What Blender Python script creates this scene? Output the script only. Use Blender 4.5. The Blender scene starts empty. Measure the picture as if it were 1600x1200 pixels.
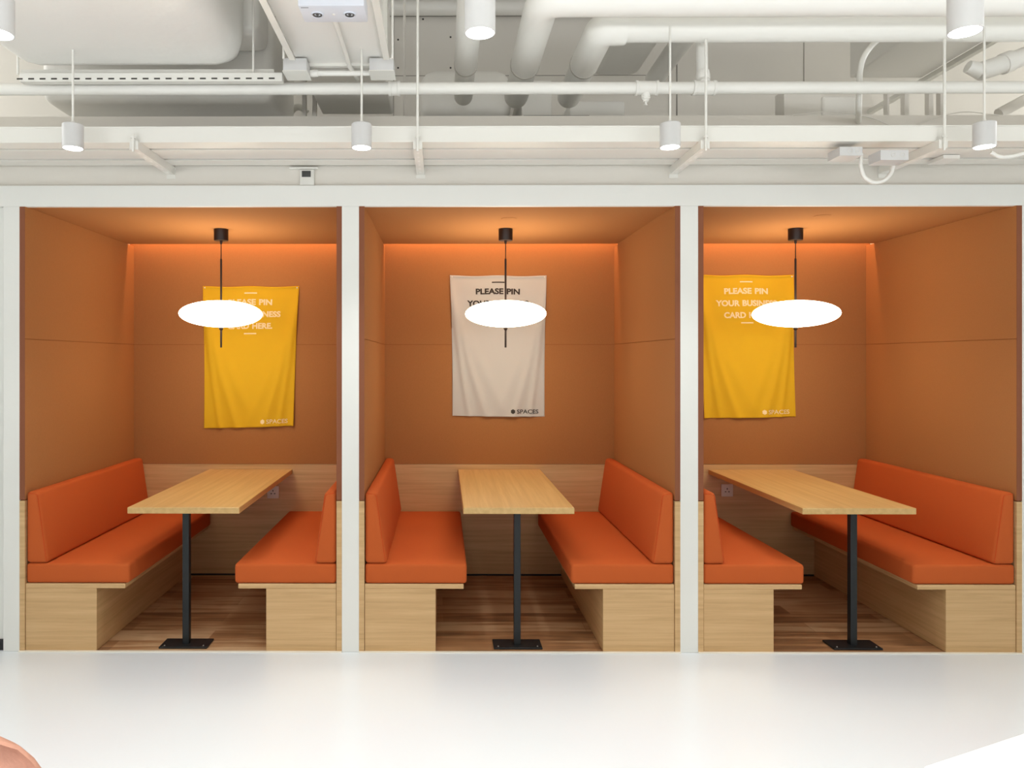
import bpy, bmesh, math, random
from mathutils import Vector, Matrix
random.seed(7)
S = bpy.context.scene
C = S.collection
PI = math.pi

# ------------------------------------------------------------------ camera
F = 1155.0                      # focal length in pixels of the 1600 px frame
DF = 3.915                      # distance camera -> booth front plane (y = 0)
EYE = 1.546
YAW = 0.0055
CX = 692.0 - F * math.tan(YAW)  # principal point
CY = 563.0
cd = bpy.data.cameras.new('camera')
cam = bpy.data.objects.new('camera', cd); C.objects.link(cam)
cam.location = (0, -DF, EYE)
cam.rotation_euler = (PI/2, 0, YAW)
cd.sensor_fit = 'HORIZONTAL'; cd.sensor_width = 36.0
cd.lens = 36.0 * F / 1600.0
cd.shift_x = (800.0 - CX) / 1600.0
cd.shift_y = (CY - 600.0) / 1600.0
cd.clip_start = 0.05
S.camera = cam

def at(px, py, Y=0.0):
    """point of the vertical plane y = Y seen at that pixel of the photograph"""
    u, v = (px - CX) / F, (CY - py) / F
    c, s = math.cos(YAW), math.sin(YAW)
    dx, dy, dz = u * c - s, u * s + c, v
    t = (Y + DF) / dy
    return Vector((dx * t, Y, EYE + dz * t))
def ax(px, Y=0.0, py=600): return at(px, py, Y).x
def az(py, Y=0.0, px=800): return at(px, py, Y).z
def Yh(py, h, px=692):
    """y at which something h above the eye shows at pixel row py"""
    return h * F / (CY - py) - DF

# ------------------------------------------------------------------ world, exposure, lights
S.view_settings.view_transform = 'Standard'
S.view_settings.look = 'None'
S.view_settings.gamma = 1.0
S.view_settings.use_curve_mapping = False
S.view_settings.exposure = 0.06
w = bpy.data.worlds.new('world'); S.world = w; w.use_nodes = True
w.node_tree.nodes['Background'].inputs[0].default_value = (0.94, 0.975, 1.0, 1)
w.node_tree.nodes['Background'].inputs[1].default_value = 0.34

def area(name, loc, rot, sx, sy, power, col=(1, 1, 1)):
    l = bpy.data.lights.new(name, 'AREA'); l.shape = 'RECTANGLE'; l.size = sx; l.size_y = sy
    l.energy = power; l.color = col
    o = bpy.data.objects.new(name, l); C.objects.link(o); o.location = loc; o.rotation_euler = rot
    return o
# added overhead fill lamps behind the camera, out of view
for lx in (-2.6, 0.3, 3.2):
    area('added_fill_down', (lx, -4.6, 3.6), (0, 0, 0), 1.5, 0.5, 80, (0.97, 0.99, 1.0)).data.spread = math.radians(120)
    # added upward fill that brightens the undersides of pipes and ducts
    area('added_fill_up', (lx, -4.3, 2.1), (math.radians(180-22), 0, 0), 1.8, 0.4, 40, (0.97, 0.99, 1.0))

# added side fill for the ceiling void; the end walls have no windows
area('added_fill_side', (-5.9, 0.1, 3.5), (0, math.radians(-97), 0), 1.0, 2.4, 60, (0.97, 0.99, 1.0))
area('added_fill_side', (7.4, 0.1, 3.5), (0, math.radians(97), 0), 1.0, 2.4, 85, (0.97, 0.99, 1.0))

# ------------------------------------------------------------------ materials
def srgb(r, g, b):
    f = lambda c: (c/255)/12.92 if c/255 <= .04045 else (((c/255)+.055)/1.055)**2.4
    return (f(r), f(g), f(b), 1)
def mat(name, col, rough=.5, metal=0, spec=.5, bump=None, noise=None, emit=None):
    m = bpy.data.materials.new(name); m.use_nodes = True
    nt = m.node_tree; b = nt.nodes['Principled BSDF']
    b.inputs['Base Color'].default_value = col
    b.inputs['Roughness'].default_value = rough
    b.inputs['Metallic'].default_value = metal
    b.inputs['Specular IOR Level'].default_value = spec
    tc = nt.nodes.new('ShaderNodeTexCoord')
    if noise:   # (scale vector, amount)
        sc, amt = noise
        mp = nt.nodes.new('ShaderNodeMapping'); mp.inputs['Scale'].default_value = sc
        n = nt.nodes.new('ShaderNodeTexNoise'); n.inputs['Scale'].default_value = 1; n.inputs['Detail'].default_value = 4
        mx = nt.nodes.new('ShaderNodeMix'); mx.data_type = 'RGBA'
        nt.links.new(tc.outputs['Object'], mp.inputs['Vector']); nt.links.new(mp.outputs[0], n.inputs['Vector'])
        nt.links.new(n.outputs['Fac'], mx.inputs[0])
        mx.inputs[6].default_value = tuple(c*(1-amt) for c in col[:3]) + (1,)
        mx.inputs[7].default_value = tuple(min(1, c*(1+amt)) for c in col[:3]) + (1,)
        nt.links.new(mx.outputs[2], b.inputs['Base Color'])
    if bump:    # (scale, strength, distance)
        n = nt.nodes.new('ShaderNodeTexNoise'); n.inputs['Scale'].default_value = bump[0]; n.inputs['Detail'].default_value = 3
        bp = nt.nodes.new('ShaderNodeBump'); bp.inputs['Strength'].default_value = bump[1]; bp.inputs['Distance'].default_value = bump[2]
        nt.links.new(tc.outputs['Object'], n.inputs['Vector']); nt.links.new(n.outputs['Fac'], bp.inputs['Height'])
        nt.links.new(bp.outputs[0], b.inputs['Normal'])
    if emit:
        b.inputs['Emission Color'].default_value = emit[0]; b.inputs['Emission Strength'].default_value = emit[1]
    return m

def wood(name, scale, c1, c2, c3, rough=.45):
    m = bpy.data.materials.new(name); m.use_nodes = True
    nt = m.node_tree; b = nt.nodes['Principled BSDF']; L = nt.links.new
    b.inputs['Roughness'].default_value = rough
    tc = nt.nodes.new('ShaderNodeTexCoord'); mp = nt.nodes.new('ShaderNodeMapping'); mp.inputs['Scale'].default_value = scale
    n = nt.nodes.new('ShaderNodeTexNoise'); n.inputs['Scale'].default_value = 1; n.inputs['Detail'].default_value = 6; n.inputs['Roughness'].default_value = .65
    n.inputs['Distortion'].default_value = .4
    r = nt.nodes.new('ShaderNodeValToRGB'); e = r.color_ramp.elements
    e[0].position = .32; e[0].color = c1; e[1].position = .7; e[1].color = c3
    k = e.new(.5); k.color = c2
    L(tc.outputs['Object'], mp.inputs['Vector']); L(mp.outputs[0], n.inputs['Vector']); L(n.outputs['Fac'], r.inputs[0])
    L(r.outputs[0], b.inputs['Base Color'])
    bp = nt.nodes.new('ShaderNodeBump'); bp.inputs['Strength'].default_value = .12; bp.inputs['Distance'].default_value = .001
    L(n.outputs['Fac'], bp.inputs['Height']); L(bp.outputs[0], b.inputs['Normal'])
    return m

M = {}
M['white'] = mat('white_paint', srgb(233, 232, 226), .5, bump=(60, .05, .002))
M['ceil'] = mat('ceiling_paint', srgb(226, 222, 213), .7, bump=(30, .1, .003))
M['plenum'] = mat('plenum_wall_paint', srgb(226, 221, 213), .75, noise=((1.2, 1.2, 1.2), .05))
M['fascia'] = mat('fascia_paint', srgb(226, 220, 210), .6, noise=((.6, .6, 3), .03))
M['duct'] = mat('duct_paint', srgb(242, 239, 233), .42, bump=(7, .35, .012))
M['pipe'] = mat('pipe_paint', srgb(238, 235, 228), .38, bump=(18, .12, .004))
M['steel'] = mat('painted_steel', srgb(232, 229, 221), .4)
M['slot'] = mat('slot_dark', srgb(60, 57, 52), .8)
M['seamgrey'] = mat('cladding_seam', srgb(138, 132, 124), .8)
M['band'] = mat('lip_shade_grey', srgb(190, 185, 176), .6)  # grey standing in for shade under the insulation lip
M['floor'] = mat('white_resin_floor', srgb(222, 227, 230), .23, spec=.5, noise=((.8, .8, .8), .02), bump=(2.0, .04, .01))
M['felt'] = mat('orange_felt', srgb(170, 116, 70), .92, spec=.15, noise=((260, 260, 120), .09), bump=(420, .25, .001))
M['feltedge'] = mat('felt_edge', srgb(138, 86, 62), .9, spec=.15)
M['seam'] = mat('felt_seam', srgb(128, 74, 40), .95, spec=.1)  # darker brown for the joints in the wall lining
M['fabric'] = mat('orange_upholstery', srgb(194, 92, 42), .85, spec=.2, noise=((500, 500, 500), .09), bump=(700, .3, .001))
M['piping'] = mat('orange_piping', srgb(196, 70, 26), .85, spec=.2)
M['oak'] = wood('oak_panel', (1.3, 1.3, 42), srgb(192, 154, 104), srgb(206, 167, 117), srgb(217, 180, 130))
M['oaktop'] = wood('oak_tabletop', (36, 1.1, 36), srgb(196, 158, 98), srgb(206, 168, 108), srgb(216, 180, 120), .38)
M['black'] = mat('black_metal', srgb(34, 36, 37), .42, metal=.3)
M['canopy'] = mat('dark_bronze', srgb(40, 28, 24), .4, metal=.3)
M['shade'] = mat('glowing_white_shade', (1, 1, 1, 1), .5, emit=((1, .9, .68, 1), 10.0))
M['shadeseam'] = mat('shade_seam', (1, 1, 1, 1), .5, emit=((.93, .95, .97, 1), .9))
M['led'] = mat('downlight_lens', (1, 1, 1, 1), .3, emit=((.95, .98, 1, 1), 9))
M['lampbody'] = mat('downlight_body', srgb(208, 206, 204), .45)
M['yellow'] = mat('yellow_cloth', srgb(220, 176, 36), .8, spec=.2, bump=(500, .15, .0006), noise=((3, 3, 3), .03))
M['cloth'] = mat('off_white_cloth', srgb(196, 195, 191), .85, spec=.2, bump=(500, .15, .0006))
M['ink_dark'] = mat('dark_ink', srgb(48, 40, 36), .8)
M['ink_pale'] = mat('pale_ink', srgb(244, 222, 176), .8)
M['socket'] = mat('white_plastic', srgb(225, 222, 214), .35)
M['dark'] = mat('dark_plastic', srgb(62, 62, 60), .4)
M['rubber'] = mat('black_baseboard', srgb(30, 30, 32), .5)
M['strip'] = mat('pale_threshold', srgb(236, 228, 212), .35)
M['sensor'] = mat('grey_blue_plastic', srgb(212, 214, 222), .45)
M['tabletop'] = mat('white_laminate', srgb(245, 244, 242), .3)
M['pink'] = mat('pink_leather', srgb(200, 148, 126), .6, noise=((60, 60, 60), .16), bump=(160, .4, .002))

# plank floor of the booths
def plank_floor():
    m = bpy.data.materials.new('plank_floor'); m.use_nodes = True
    nt = m.node_tree; b = nt.nodes['Principled BSDF']; L = nt.links.new; N = nt.nodes.new
    b.inputs['Roughness'].default_value = .45
    tc = N('ShaderNodeTexCoord')
    br = N('ShaderNodeTexBrick'); br.inputs['Scale'].default_value = 1
    br.inputs['Brick Width'].default_value = 1.3; br.inputs['Row Height'].default_value = .15
    br.inputs['Mortar Size'].default_value = .0015; br.inputs['Bias'].default_value = -.1
    br.inputs['Color1'].default_value = (0, 0, 0, 1); br.inputs['Color2'].default_value = (1, 1, 1, 1); br.inputs['Mortar'].default_value = (.2, .2, .2, 1)
    br.offset = .37
    L(tc.outputs['Object'], br.inputs['Vector'])
    mp = N('ShaderNodeMapping'); mp.inputs['Scale'].default_value = (1.6, 22, 10); L(tc.outputs['Object'], mp.inputs['Vector'])
    n = N('ShaderNodeTexNoise'); n.inputs['Scale'].default_value = 1; n.inputs['Detail'].default_value = 6; n.inputs['Distortion'].default_value = .8
    L(mp.outputs[0], n.inputs['Vector'])
    n2 = N('ShaderNodeTexNoise'); n2.inputs['Scale'].default_value = 3.4; n2.inputs['Detail'].default_value = 2; L(tc.outputs['Object'], n2.inputs['Vector'])
    a = N('ShaderNodeMath'); a.operation = 'MULTIPLY_ADD'; a.inputs[1].default_value = .40
    L(br.outputs['Color'], a.inputs[0]); L(n.outputs['Fac'], a.inputs[2])
    a2 = N('ShaderNodeMath'); a2.operation = 'MULTIPLY_ADD'; a2.inputs[1].default_value = .35; L(n2.outputs['Fac'], a2.inputs[0]); L(a.outputs[0], a2.inputs[2])
    r = N('ShaderNodeValToRGB'); e = r.color_ramp.elements
    e[0].position = .55; e[0].color = srgb(128, 90, 60); e[1].position = 1.1; e[1].color = srgb(204, 168, 128)
    k = e.new(.75); k.color = srgb(166, 120, 80)
    L(a2.outputs[0], r.inputs[0]); L(r.outputs[0], b.inputs['Base Color'])
    return m
M['plank'] = plank_floor()

# ------------------------------------------------------------------ mesh helpers
def box(bm, x0, x1, y0, y1, z0, z1, bev=0, seg=2, mtx=None):
    vs = [bm.verts.new((x, y, z)) for x in (x0, x1) for y in (y0, y1) for z in (z0, z1)]
    idx = [(0, 1, 3, 2), (4, 6, 7, 5), (0, 4, 5, 1), (2, 3, 7, 6), (0, 2, 6, 4), (1, 5, 7, 3)]
    fs = [bm.faces.new([vs[i] for i in q]) for q in idx]
    if bev:
        es = list({e for f in fs for e in f.edges})
        r = bmesh.ops.bevel(bm, geom=es, offset=bev, segments=seg, profile=.5, affect='EDGES')
        vs = list({v for f in r['faces'] for v in f.verts} | {v for v in vs if v.is_valid})
    if mtx:
        bmesh.ops.transform(bm, matrix=mtx, verts=[v for v in vs if v.is_valid])
    return vs
def lathe(bm, prof, c=(0, 0, 0), n=32, axis='z'):
    """prof: list of (radius, height); a zero radius closes the end"""
    rings = []
    def P(r, h, a):
        x, y = r*math.cos(a), r*math.sin(a)
        if axis == 'z': p = (x, y, h)
        elif axis == 'y': p = (x, h, y)
        else: p = (h, x, y)
        return (p[0]+c[0], p[1]+c[1], p[2]+c[2])
    for r, h in prof:
        if r < 1e-6: rings.append([bm.verts.new(P(0, h, 0))])
        else: rings.append([bm.verts.new(P(r, h, 2*PI*i/n)) for i in range(n)])
    for a, b in zip(rings, rings[1:]):
        for i in range(n):
            j = (i+1) % n
            q = [a[i % len(a)], a[j % len(a)], b[j % len(b)], b[i % len(b)]]
            u = []
            for v in q:
                if v not in u: u.append(v)
            if len(u) >= 3:
                bm.faces.new(u)
    return rings
def fillet(pts, R, k=8):
    pts = [Vector(p) for p in pts]; out = [pts[0]]
    for a, b, c in zip(pts, pts[1:], pts[2:]):
        u, v = (a-b).normalized(), (c-b).normalized()
        ang = u.angle(v)
        d = min(R / math.tan(ang/2), (a-b).length*.49, (c-b).length*.49)
        p, q = b+u*d, b+v*d
        for i in range(k+1):
            t = i/k
            out.append(p*(1-t)**2 + b*2*t*(1-t) + q*t*t)
    out.append(pts[-1]); return out
def tube(bm, pts, r, n=20, caps=True, dome=False):
    pts = [Vector(p) for p in pts]
    if isinstance(r, (int, float)): r = [r]*len(pts)
    T = []
    for i in range(len(pts)):
        a = pts[max(i-1, 0)]; b = pts[min(i+1, len(pts)-1)]
        T.append((b-a).normalized())
    up = Vector((0, 0, 1)) if abs(T[0].z) < .9 else Vector((0, 1, 0))
    nrm = T[0].cross(up).normalized()
    rings = []
    for p, t, rr in zip(pts, T, r):
        nrm = (nrm - t*nrm.dot(t)).normalized(); bn = t.cross(nrm)
        rings.append([bm.verts.new(p + (nrm*math.cos(2*PI*i/n) + bn*math.sin(2*PI*i/n))*rr) for i in range(n)])
    for a, b in zip(rings, rings[1:]):
        for i in range(n):
            j = (i+1) % n
            bm.faces.new((a[i], a[j], b[j], b[i]))
    if caps:
        bm.faces.new(rings[0][::-1]); bm.faces.new(rings[-1])
def obj(name, bm, m, parent=None, smooth=True, angle=40):
    me = bpy.data.meshes.new(name)
    bmesh.ops.recalc_face_normals(bm, faces=bm.faces[:])
    if smooth:
        for f in bm.faces: f.smooth = True
        lim = math.radians(angle)
        for e in bm.edges:
            if len(e.link_faces) == 2 and e.calc_face_angle(0) > lim: e.smooth = False
    bm.to_mesh(me); bm.free()
    me.materials.append(M[m])
    o = bpy.data.objects.new(name, me); C.objects.link(o)
    if parent:
        o.parent = parent
        L = Vector((0, 0, 0)); p = parent
        while p: L += p.location; p = p.parent
        me.transform(Matrix.Translation(-L))
    return o
def thing(name, label, cat, loc, group=None):
    o = bpy.data.objects.new(name, None); C.objects.link(o); o.location = loc
    o.empty_display_size = .1
    return tag(o, label, cat, group)
def tag(o, label, cat, group=None):
    o['label'] = label; o['category'] = cat
    if group: o['group'] = group
    return o
def struct(name, bm, m, label=None, **k):
    o = obj(name, bm, m, **k); o['kind'] = 'structure'
    if label: o['label'] = label
    return o
def B(*a, **k):
    bm = bmesh.new(); box(bm, *a, **k); return bm

# ------------------------------------------------------------------ setting
DB = 1.39                                    # depth of the booths
ZC = 2.366                                   # booth ceiling
ZT = 2.85                                    # top of the wall over the booths
CEIL = 4.2
XL, XR = -6.0, 7.5
struct('floor', B(XL, XR, -9, 0.0, -.1, 0), 'floor', 'glossy white poured floor in front of the booths', smooth=False)
struct('ceiling', B(XL, XR, -9, 2.0, CEIL, CEIL+.1), 'ceil', 'painted slab above the ducts', smooth=False)
bm = B(XL, XR, DB+.03, DB+.15, 0, CEIL)
struct('wall_back', bm, 'plenum', 'painted rear wall seen above the booths', smooth=False)
struct('wall_left', B(XL-.1, XL, -9, 1.5, 0, CEIL), 'white', smooth=False)
struct('wall_right', B(XR, XR+.1, -9, 1.5, 0, CEIL), 'white', smooth=False)

struct('ceiling_bounce_deck', B(XL, XR, .12, DB+.03, 2.655, 2.68), 'white', 'added flat white deck behind the wall, bouncing light upward', smooth=False)  # unseen deck added to bounce light up onto the ducts
booths = [(30.5, 534), (561, 1063), (1091, 1597)]
BX = [(ax(a), ax(b)) for a, b in booths]
posts = [(ax(5), BX[0][0]), (BX[0][1], BX[1][0]), (BX[1][1], BX[2][0]), (BX[2][1], BX[2][1]+.095)]
# wall above the booths, header, posts
struct('wall_front', B(XL, XR, .03, .12, 2.40, ZT), 'fascia', 'pale wall above the booth openings', smooth=False)
struct('wall_front_side', B(XL, posts[0][0], .03, .12, 0, 2.40), 'white', 'white wall beside the first booth', smooth=False)
struct('wall_front_side', B(posts[3][1], XR, .03, .12, 0, 2.40), 'white', 'white wall beyond the last booth', smooth=False)
struct('baseboard_left', B(XL, posts[0][0], .015, .03, 0, .055), 'rubber', smooth=False)
struct('trim_1', B(XL, XR, 0, .03, ZC-.003, 2.474, bev=.002), 'white', 'white header band across the booth openings', smooth=False)
for i, (a, b) in enumerate(posts):
    struct('trim_%d' % (i+2), B(a, b, 0, .04, 0, ZC-.003, bev=.002), 'white', 'white post between booth openings', smooth=False)
    struct('wall_partition', B(a+.004, b-.004, .04, DB+.03, 0, 2.6), 'white', smooth=False)
TH = .028
for k, (a, b) in enumerate(BX):
    struct('floor_booth', B(a, b, 0.0, DB+.03, -.05, .002), 'plank', 'dark streaked plank floor inside the booth', smooth=False)
    struct('trim_threshold', B(a, b, -.012, .003, 0, .005), 'strip', 'thin pale strip where floors meet', smooth=False)
    # back wall: felt over oak wainscot
    bm = B(a, b, DB, DB+.03, az(725.2, DB), 1.6585); box(bm, a, b, DB, DB+.03, 1.6605, 2.6)
    struct('wall_back_lining', bm, 'felt', 'orange-brown felt on the back wall of the booth', smooth=False)
    struct('wall_back_lining_seam', B(a, b, DB+.004, DB+.028, 1.655, 1.664), 'seam', smooth=False)
    struct('wall_wainscot', B(a, b, DB, DB+.03, 0, az(725.2, DB)-.002), 'oak', 'oak panel low on the back wall', smooth=False)
    struct('trim_kick', B(a+.4, b-.4, DB-.004, DB, 0.002, .014), 'rubber', smooth=False)
    for s, x0, x1 in ((-1, a, a+TH), (1, b-TH, b)):
        bm = B(x0, x1, .002, DB, .805, 1.6585, bev=.002); box(bm, x0, x1, .002, DB, 1.6605, ZC, bev=.002)
        struct('wall_side_lining', bm, 'felt', 'orange-brown felt on the side wall of the booth', smooth=False)
        struct('wall_side_lining_seam', B(min(x0, x1)+.004, max(x0, x1)-.004, .004, DB, 1.655, 1.664), 'seam', smooth=False)
        struct('wall_side_lining_edge', B(x0, x1, .0, .0019, .805, ZC-.004), 'feltedge', smooth=False)
        struct('wall_side_wainscot', B(x0, x1, 0.0, DB, .004, .80), 'oak', 'oak panel low on the side wall', smooth=False)
        struct('wall_side_lining_seam', B(min(x0, x1)+.004, max(x0, x1)-.002, .006, DB, .799, .806), 'seam', smooth=False)
    # felt ceiling with a cove slot at the rear
    yc = Yh(381, ZC-EYE)
    struct('ceiling_booth', B(a+.002, b-.002, .035, yc, ZC, ZC+.1), 'felt', 'orange-brown felt ceiling of the booth', smooth=False)
    bm = B(a, b, yc-.1, DB+.03, 2.6, 2.65); box(bm, a, b, yc-.13, yc-.1, ZC+.1, 2.65)
    struct('ceiling_cove', bm, 'felt', smooth=False)
    lo = area('cove_light', ((a+b)/2, yc+.03, ZC+.16), (math.radians(25), 0, 0), (b-a)-.06, .03, 6.5, (1, .52, .26))

# ------------------------------------------------------------------ benches
def wedge(bm, x_in, sgn, y0, y1, z0, z1, tb, tt, bev):
    """backrest wedge: flat face at x_in, front face leaning; sgn = direction to the seat"""
    pts = [(x_in, z0), (x_in+sgn*tb, z0), (x_in+sgn*tt, z1), (x_in, z1)]
    A = [bm.verts.new((x, y0, z)) for x, z in pts]; Bv = [bm.verts.new((x, y1, z)) for x, z in pts]
    fs = [bm.faces.new(A), bm.faces.new(Bv[::-1])] + [bm.faces.new((A[i], A[(i+1) % 4], Bv[(i+1) % 4], Bv[i])) for i in range(4)]
    bmesh.ops.bevel(bm, geom=list({e for f in fs for e in f.edges}), offset=bev, segments=4, profile=.5, affect='EDGES')
bench_px = [  # wall-side x of wood, cushion inner, ledge inner, base inner (front plane pixels), sign
    (0, +1, 201, 195, 150.5), (0, -1, 365.8, 371.7, 415.5),
    (1, +1, 729.4, 724.5, 680.7), (1, -1, 893, 898.4, 942.5),
    (2, +1, 1258, 1253.7, 1209.5), (2, -1, 1428, 1434, 1478.8)]
names = ['against the left side wall of the booth at the picture’s left', 'against the partition in the left booth',
         'at the left side of the middle booth with the off-white banner', 'at the right side of the middle booth with the off-white banner',
         'short-looking, beside the wall socket in the right booth', 'long, along the rightmost brown wall in the right booth']
def bench(k, sgn, pc, pl, pb, lab):
    a, b = BX[k]
    xw = a+TH if sgn > 0 else b-TH
    ys = .004
    r = thing('bench', lab, 'bench', (xw, .3, 0), 'orange upholstered booth benches')
    xw += sgn*.002
    xb, xl, xc = ax(pb), ax(pl), ax(pc)
    rng = lambda p, q: (min(p, q), max(p, q))
    x0, x1 = rng(xw, xb)
    obj('base', B(x0, x1, ys, DB-.001, .003, .334, bev=.0015, seg=1), 'oak', r, smooth=False)
    x0, x1 = rng(xw, xl)
    obj('ledge_board', B(x0, x1, ys, DB-.001, .334, .359, bev=.002, seg=1), 'oak', r, smooth=False)
    x0, x1 = rng(xw+sgn*.001, xc)
    bm = bmesh.new(); box(bm, x0, x1, .006, DB-.002, .360, .465, bev=.016, seg=4)
    c = obj('seat_cushion', bm, 'fabric', r, angle=60)
    bm = bmesh.new()
    for zz in (.378, .449):
        tube(bm, [(xc-sgn*.014, .0075, zz), (xw+sgn*.016, .0075, zz)], .0014, 8)
    obj('piping', bm, 'piping', c)
    bm = bmesh.new(); wedge(bm, xw+sgn*.001, sgn, .006, DB-.002, .466, .846, .118, .062, .02)
    c = obj('backrest_cushion', bm, 'fabric', r, angle=60)
    bm = bmesh.new()
    tube(bm, fillet([(xw+sgn*.108, .0095, .475), (xw+sgn*.06, .0095, .832), (xw+sgn*.01, .0095, .84)], .02), .0014, 8)
    obj('piping', bm, 'piping', c)
labs = ['orange upholstered bench on oak base, leftmost of the six',
        'orange bench on oak base just left of the first white post between booths',
        'orange bench on oak base on the left side of the booth with the off-white banner',
        'orange bench on oak base on the right side of the booth with the off-white banner',
        'orange bench on oak base just right of the second white post between booths',
        'orange upholstered bench on oak base, rightmost of the six, under the long brown wall']
for (k, s, pc, pl, pb), lb in zip(bench_px, labs): bench(k, s, pc, pl, pb, lb)

# ------------------------------------------------------------------ tables
tabs = [(198.8, 373.8, 291.5, 'oak-topped booth table on a black post in the booth at the far left'),
        (724.1, 897.7, 808, 'oak-topped booth table on a black post below the off-white banner'),
        (1254, 1432, 1332, 'oak-topped booth table on a black post in the rightmost booth')]
for pa, pb, pcx, lb in tabs:
    x0, x1 = ax(pa, .005), ax(pb, .005)
    xc = ax(pcx, .09)
    r = thing('booth_table', lb, 'table', (xc, .09, 0), 'booth tables')
    obj('tabletop', B(x0, x1, .005, DB-.001, .731, .764, bev=.002, seg=1), 'oaktop', r, smooth=False)
    obj('column', B(xc-.018, xc+.018, .075, .111, .012, .726, bev=.003), 'black', r, smooth=False)
    bm = B(xc-.13, xc+.13, .03, .155, .003, .013, bev=.003)
    bp = obj('base_plate', bm, 'black', r, smooth=False)
    for dx in (-.105, .105):
        bm = bmesh.new(); lathe(bm, [(0, .016), (.003, .016), (.005, .0125), (0, .0125)], (xc+dx, .05, 0), 12)
        obj('screw', bm, 'seamgrey', bp)
    obj('mounting_plate', B(xc-.06, xc+.06, .05, .135, .725, .731), 'black', r, smooth=False)
    bm = B(x0+.06, x1-.06, DB-.05, DB-.001, .700, .731)
    obj('wall_batten', bm, 'oak', r, smooth=False)

# ------------------------------------------------------------------ pendants
pend = [(345.5, 490, 'glowing white disc pendant hanging in front of the yellow banner in the leftmost booth'),
        (790, 491.5, 'glowing white disc pendant hanging in front of the off-white banner'),
        (1243, 485, 'glowing white disc pendant hanging in the rightmost booth')]
for px, py, lb in pend:
    Y = Yh(358, ZC-EYE) - .0
    x = ax(px, Y); zs = 1.546 + (563-490.5)/F*(Y+DF)
    r = thing('pendant_lamp', lb, 'lamp', (x, Y, ZC), 'disc pendants in the booths')
    bm = bmesh.new(); lathe(bm, [(0, ZC), (.044, ZC), (.044, ZC-.068), (.041, ZC-.072), (0, ZC-.072)], (x, Y, 0), 40)
    obj('canopy', bm, 'canopy', r)
    bm = bmesh.new(); lathe(bm, [(0, ZC-.071), (.008, ZC-.072), (.007, ZC-.09), (.003, ZC-.095), (0, ZC-.095)], (x, Y, 0), 16)
    obj('cord_grip', bm, 'canopy', r)
    bm = bmesh.new(); tube(bm, [(x, Y, ZC-.09), (x, Y, 2.17)], .003, 10)
    obj('cord', bm, 'canopy', r)
    bm = bmesh.new(); tube(bm, [(x, Y, 2.18), (x, Y, zs-.21)], .0062, 14)
    rod = obj('rod', bm, 'canopy', r)
    bm = bmesh.new(); lathe(bm, [(0, zs-.083), (.012, zs-.083), (.015, zs-.09), (.009, zs-.099), (.0062, zs-.104), (0, zs-.104)], (x, Y, 0), 16)
    obj('collar', bm, 'canopy', rod)
    R, H = .252, .083
    bm = bmesh.new()
    prof = [(0 if i in (0, 24) else R*math.cos(-PI/2+PI*i/24), zs+H*math.sin(-PI/2+PI*i/24)) for i in range(25)]
    lathe(bm, prof, (x, Y, 0), 64)
    sh = obj('lamp_shade', bm, 'shade', r, angle=80)
    bm = bmesh.new(); lathe(bm, [(R-.001, zs-.001), (R+.0008, zs), (R-.001, zs+.001)], (x, Y, 0), 64)
    obj('seam_ring', bm, 'shadeseam', sh)
# small flush discs and slot in the booth ceilings
for px, py, lb in ((795, 342, 'small round felt-coloured ceiling disc in the booth with the off-white banner'), (1285, 338, 'small round felt-coloured ceiling disc in the rightmost booth')):
    Y = Yh(py, ZC-EYE); x = ax(px, Y)
    bm = bmesh.new(); lathe(bm, [(0, ZC-.003), (.042, ZC-.003), (.046, ZC-.002), (.046, ZC-.0), (0, ZC)], (x, Y, 0), 32)
    r = tag(obj('ceiling_disc', bm, 'felt'), lb, 'ceiling cover', 'flush discs in booth ceilings')

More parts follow.
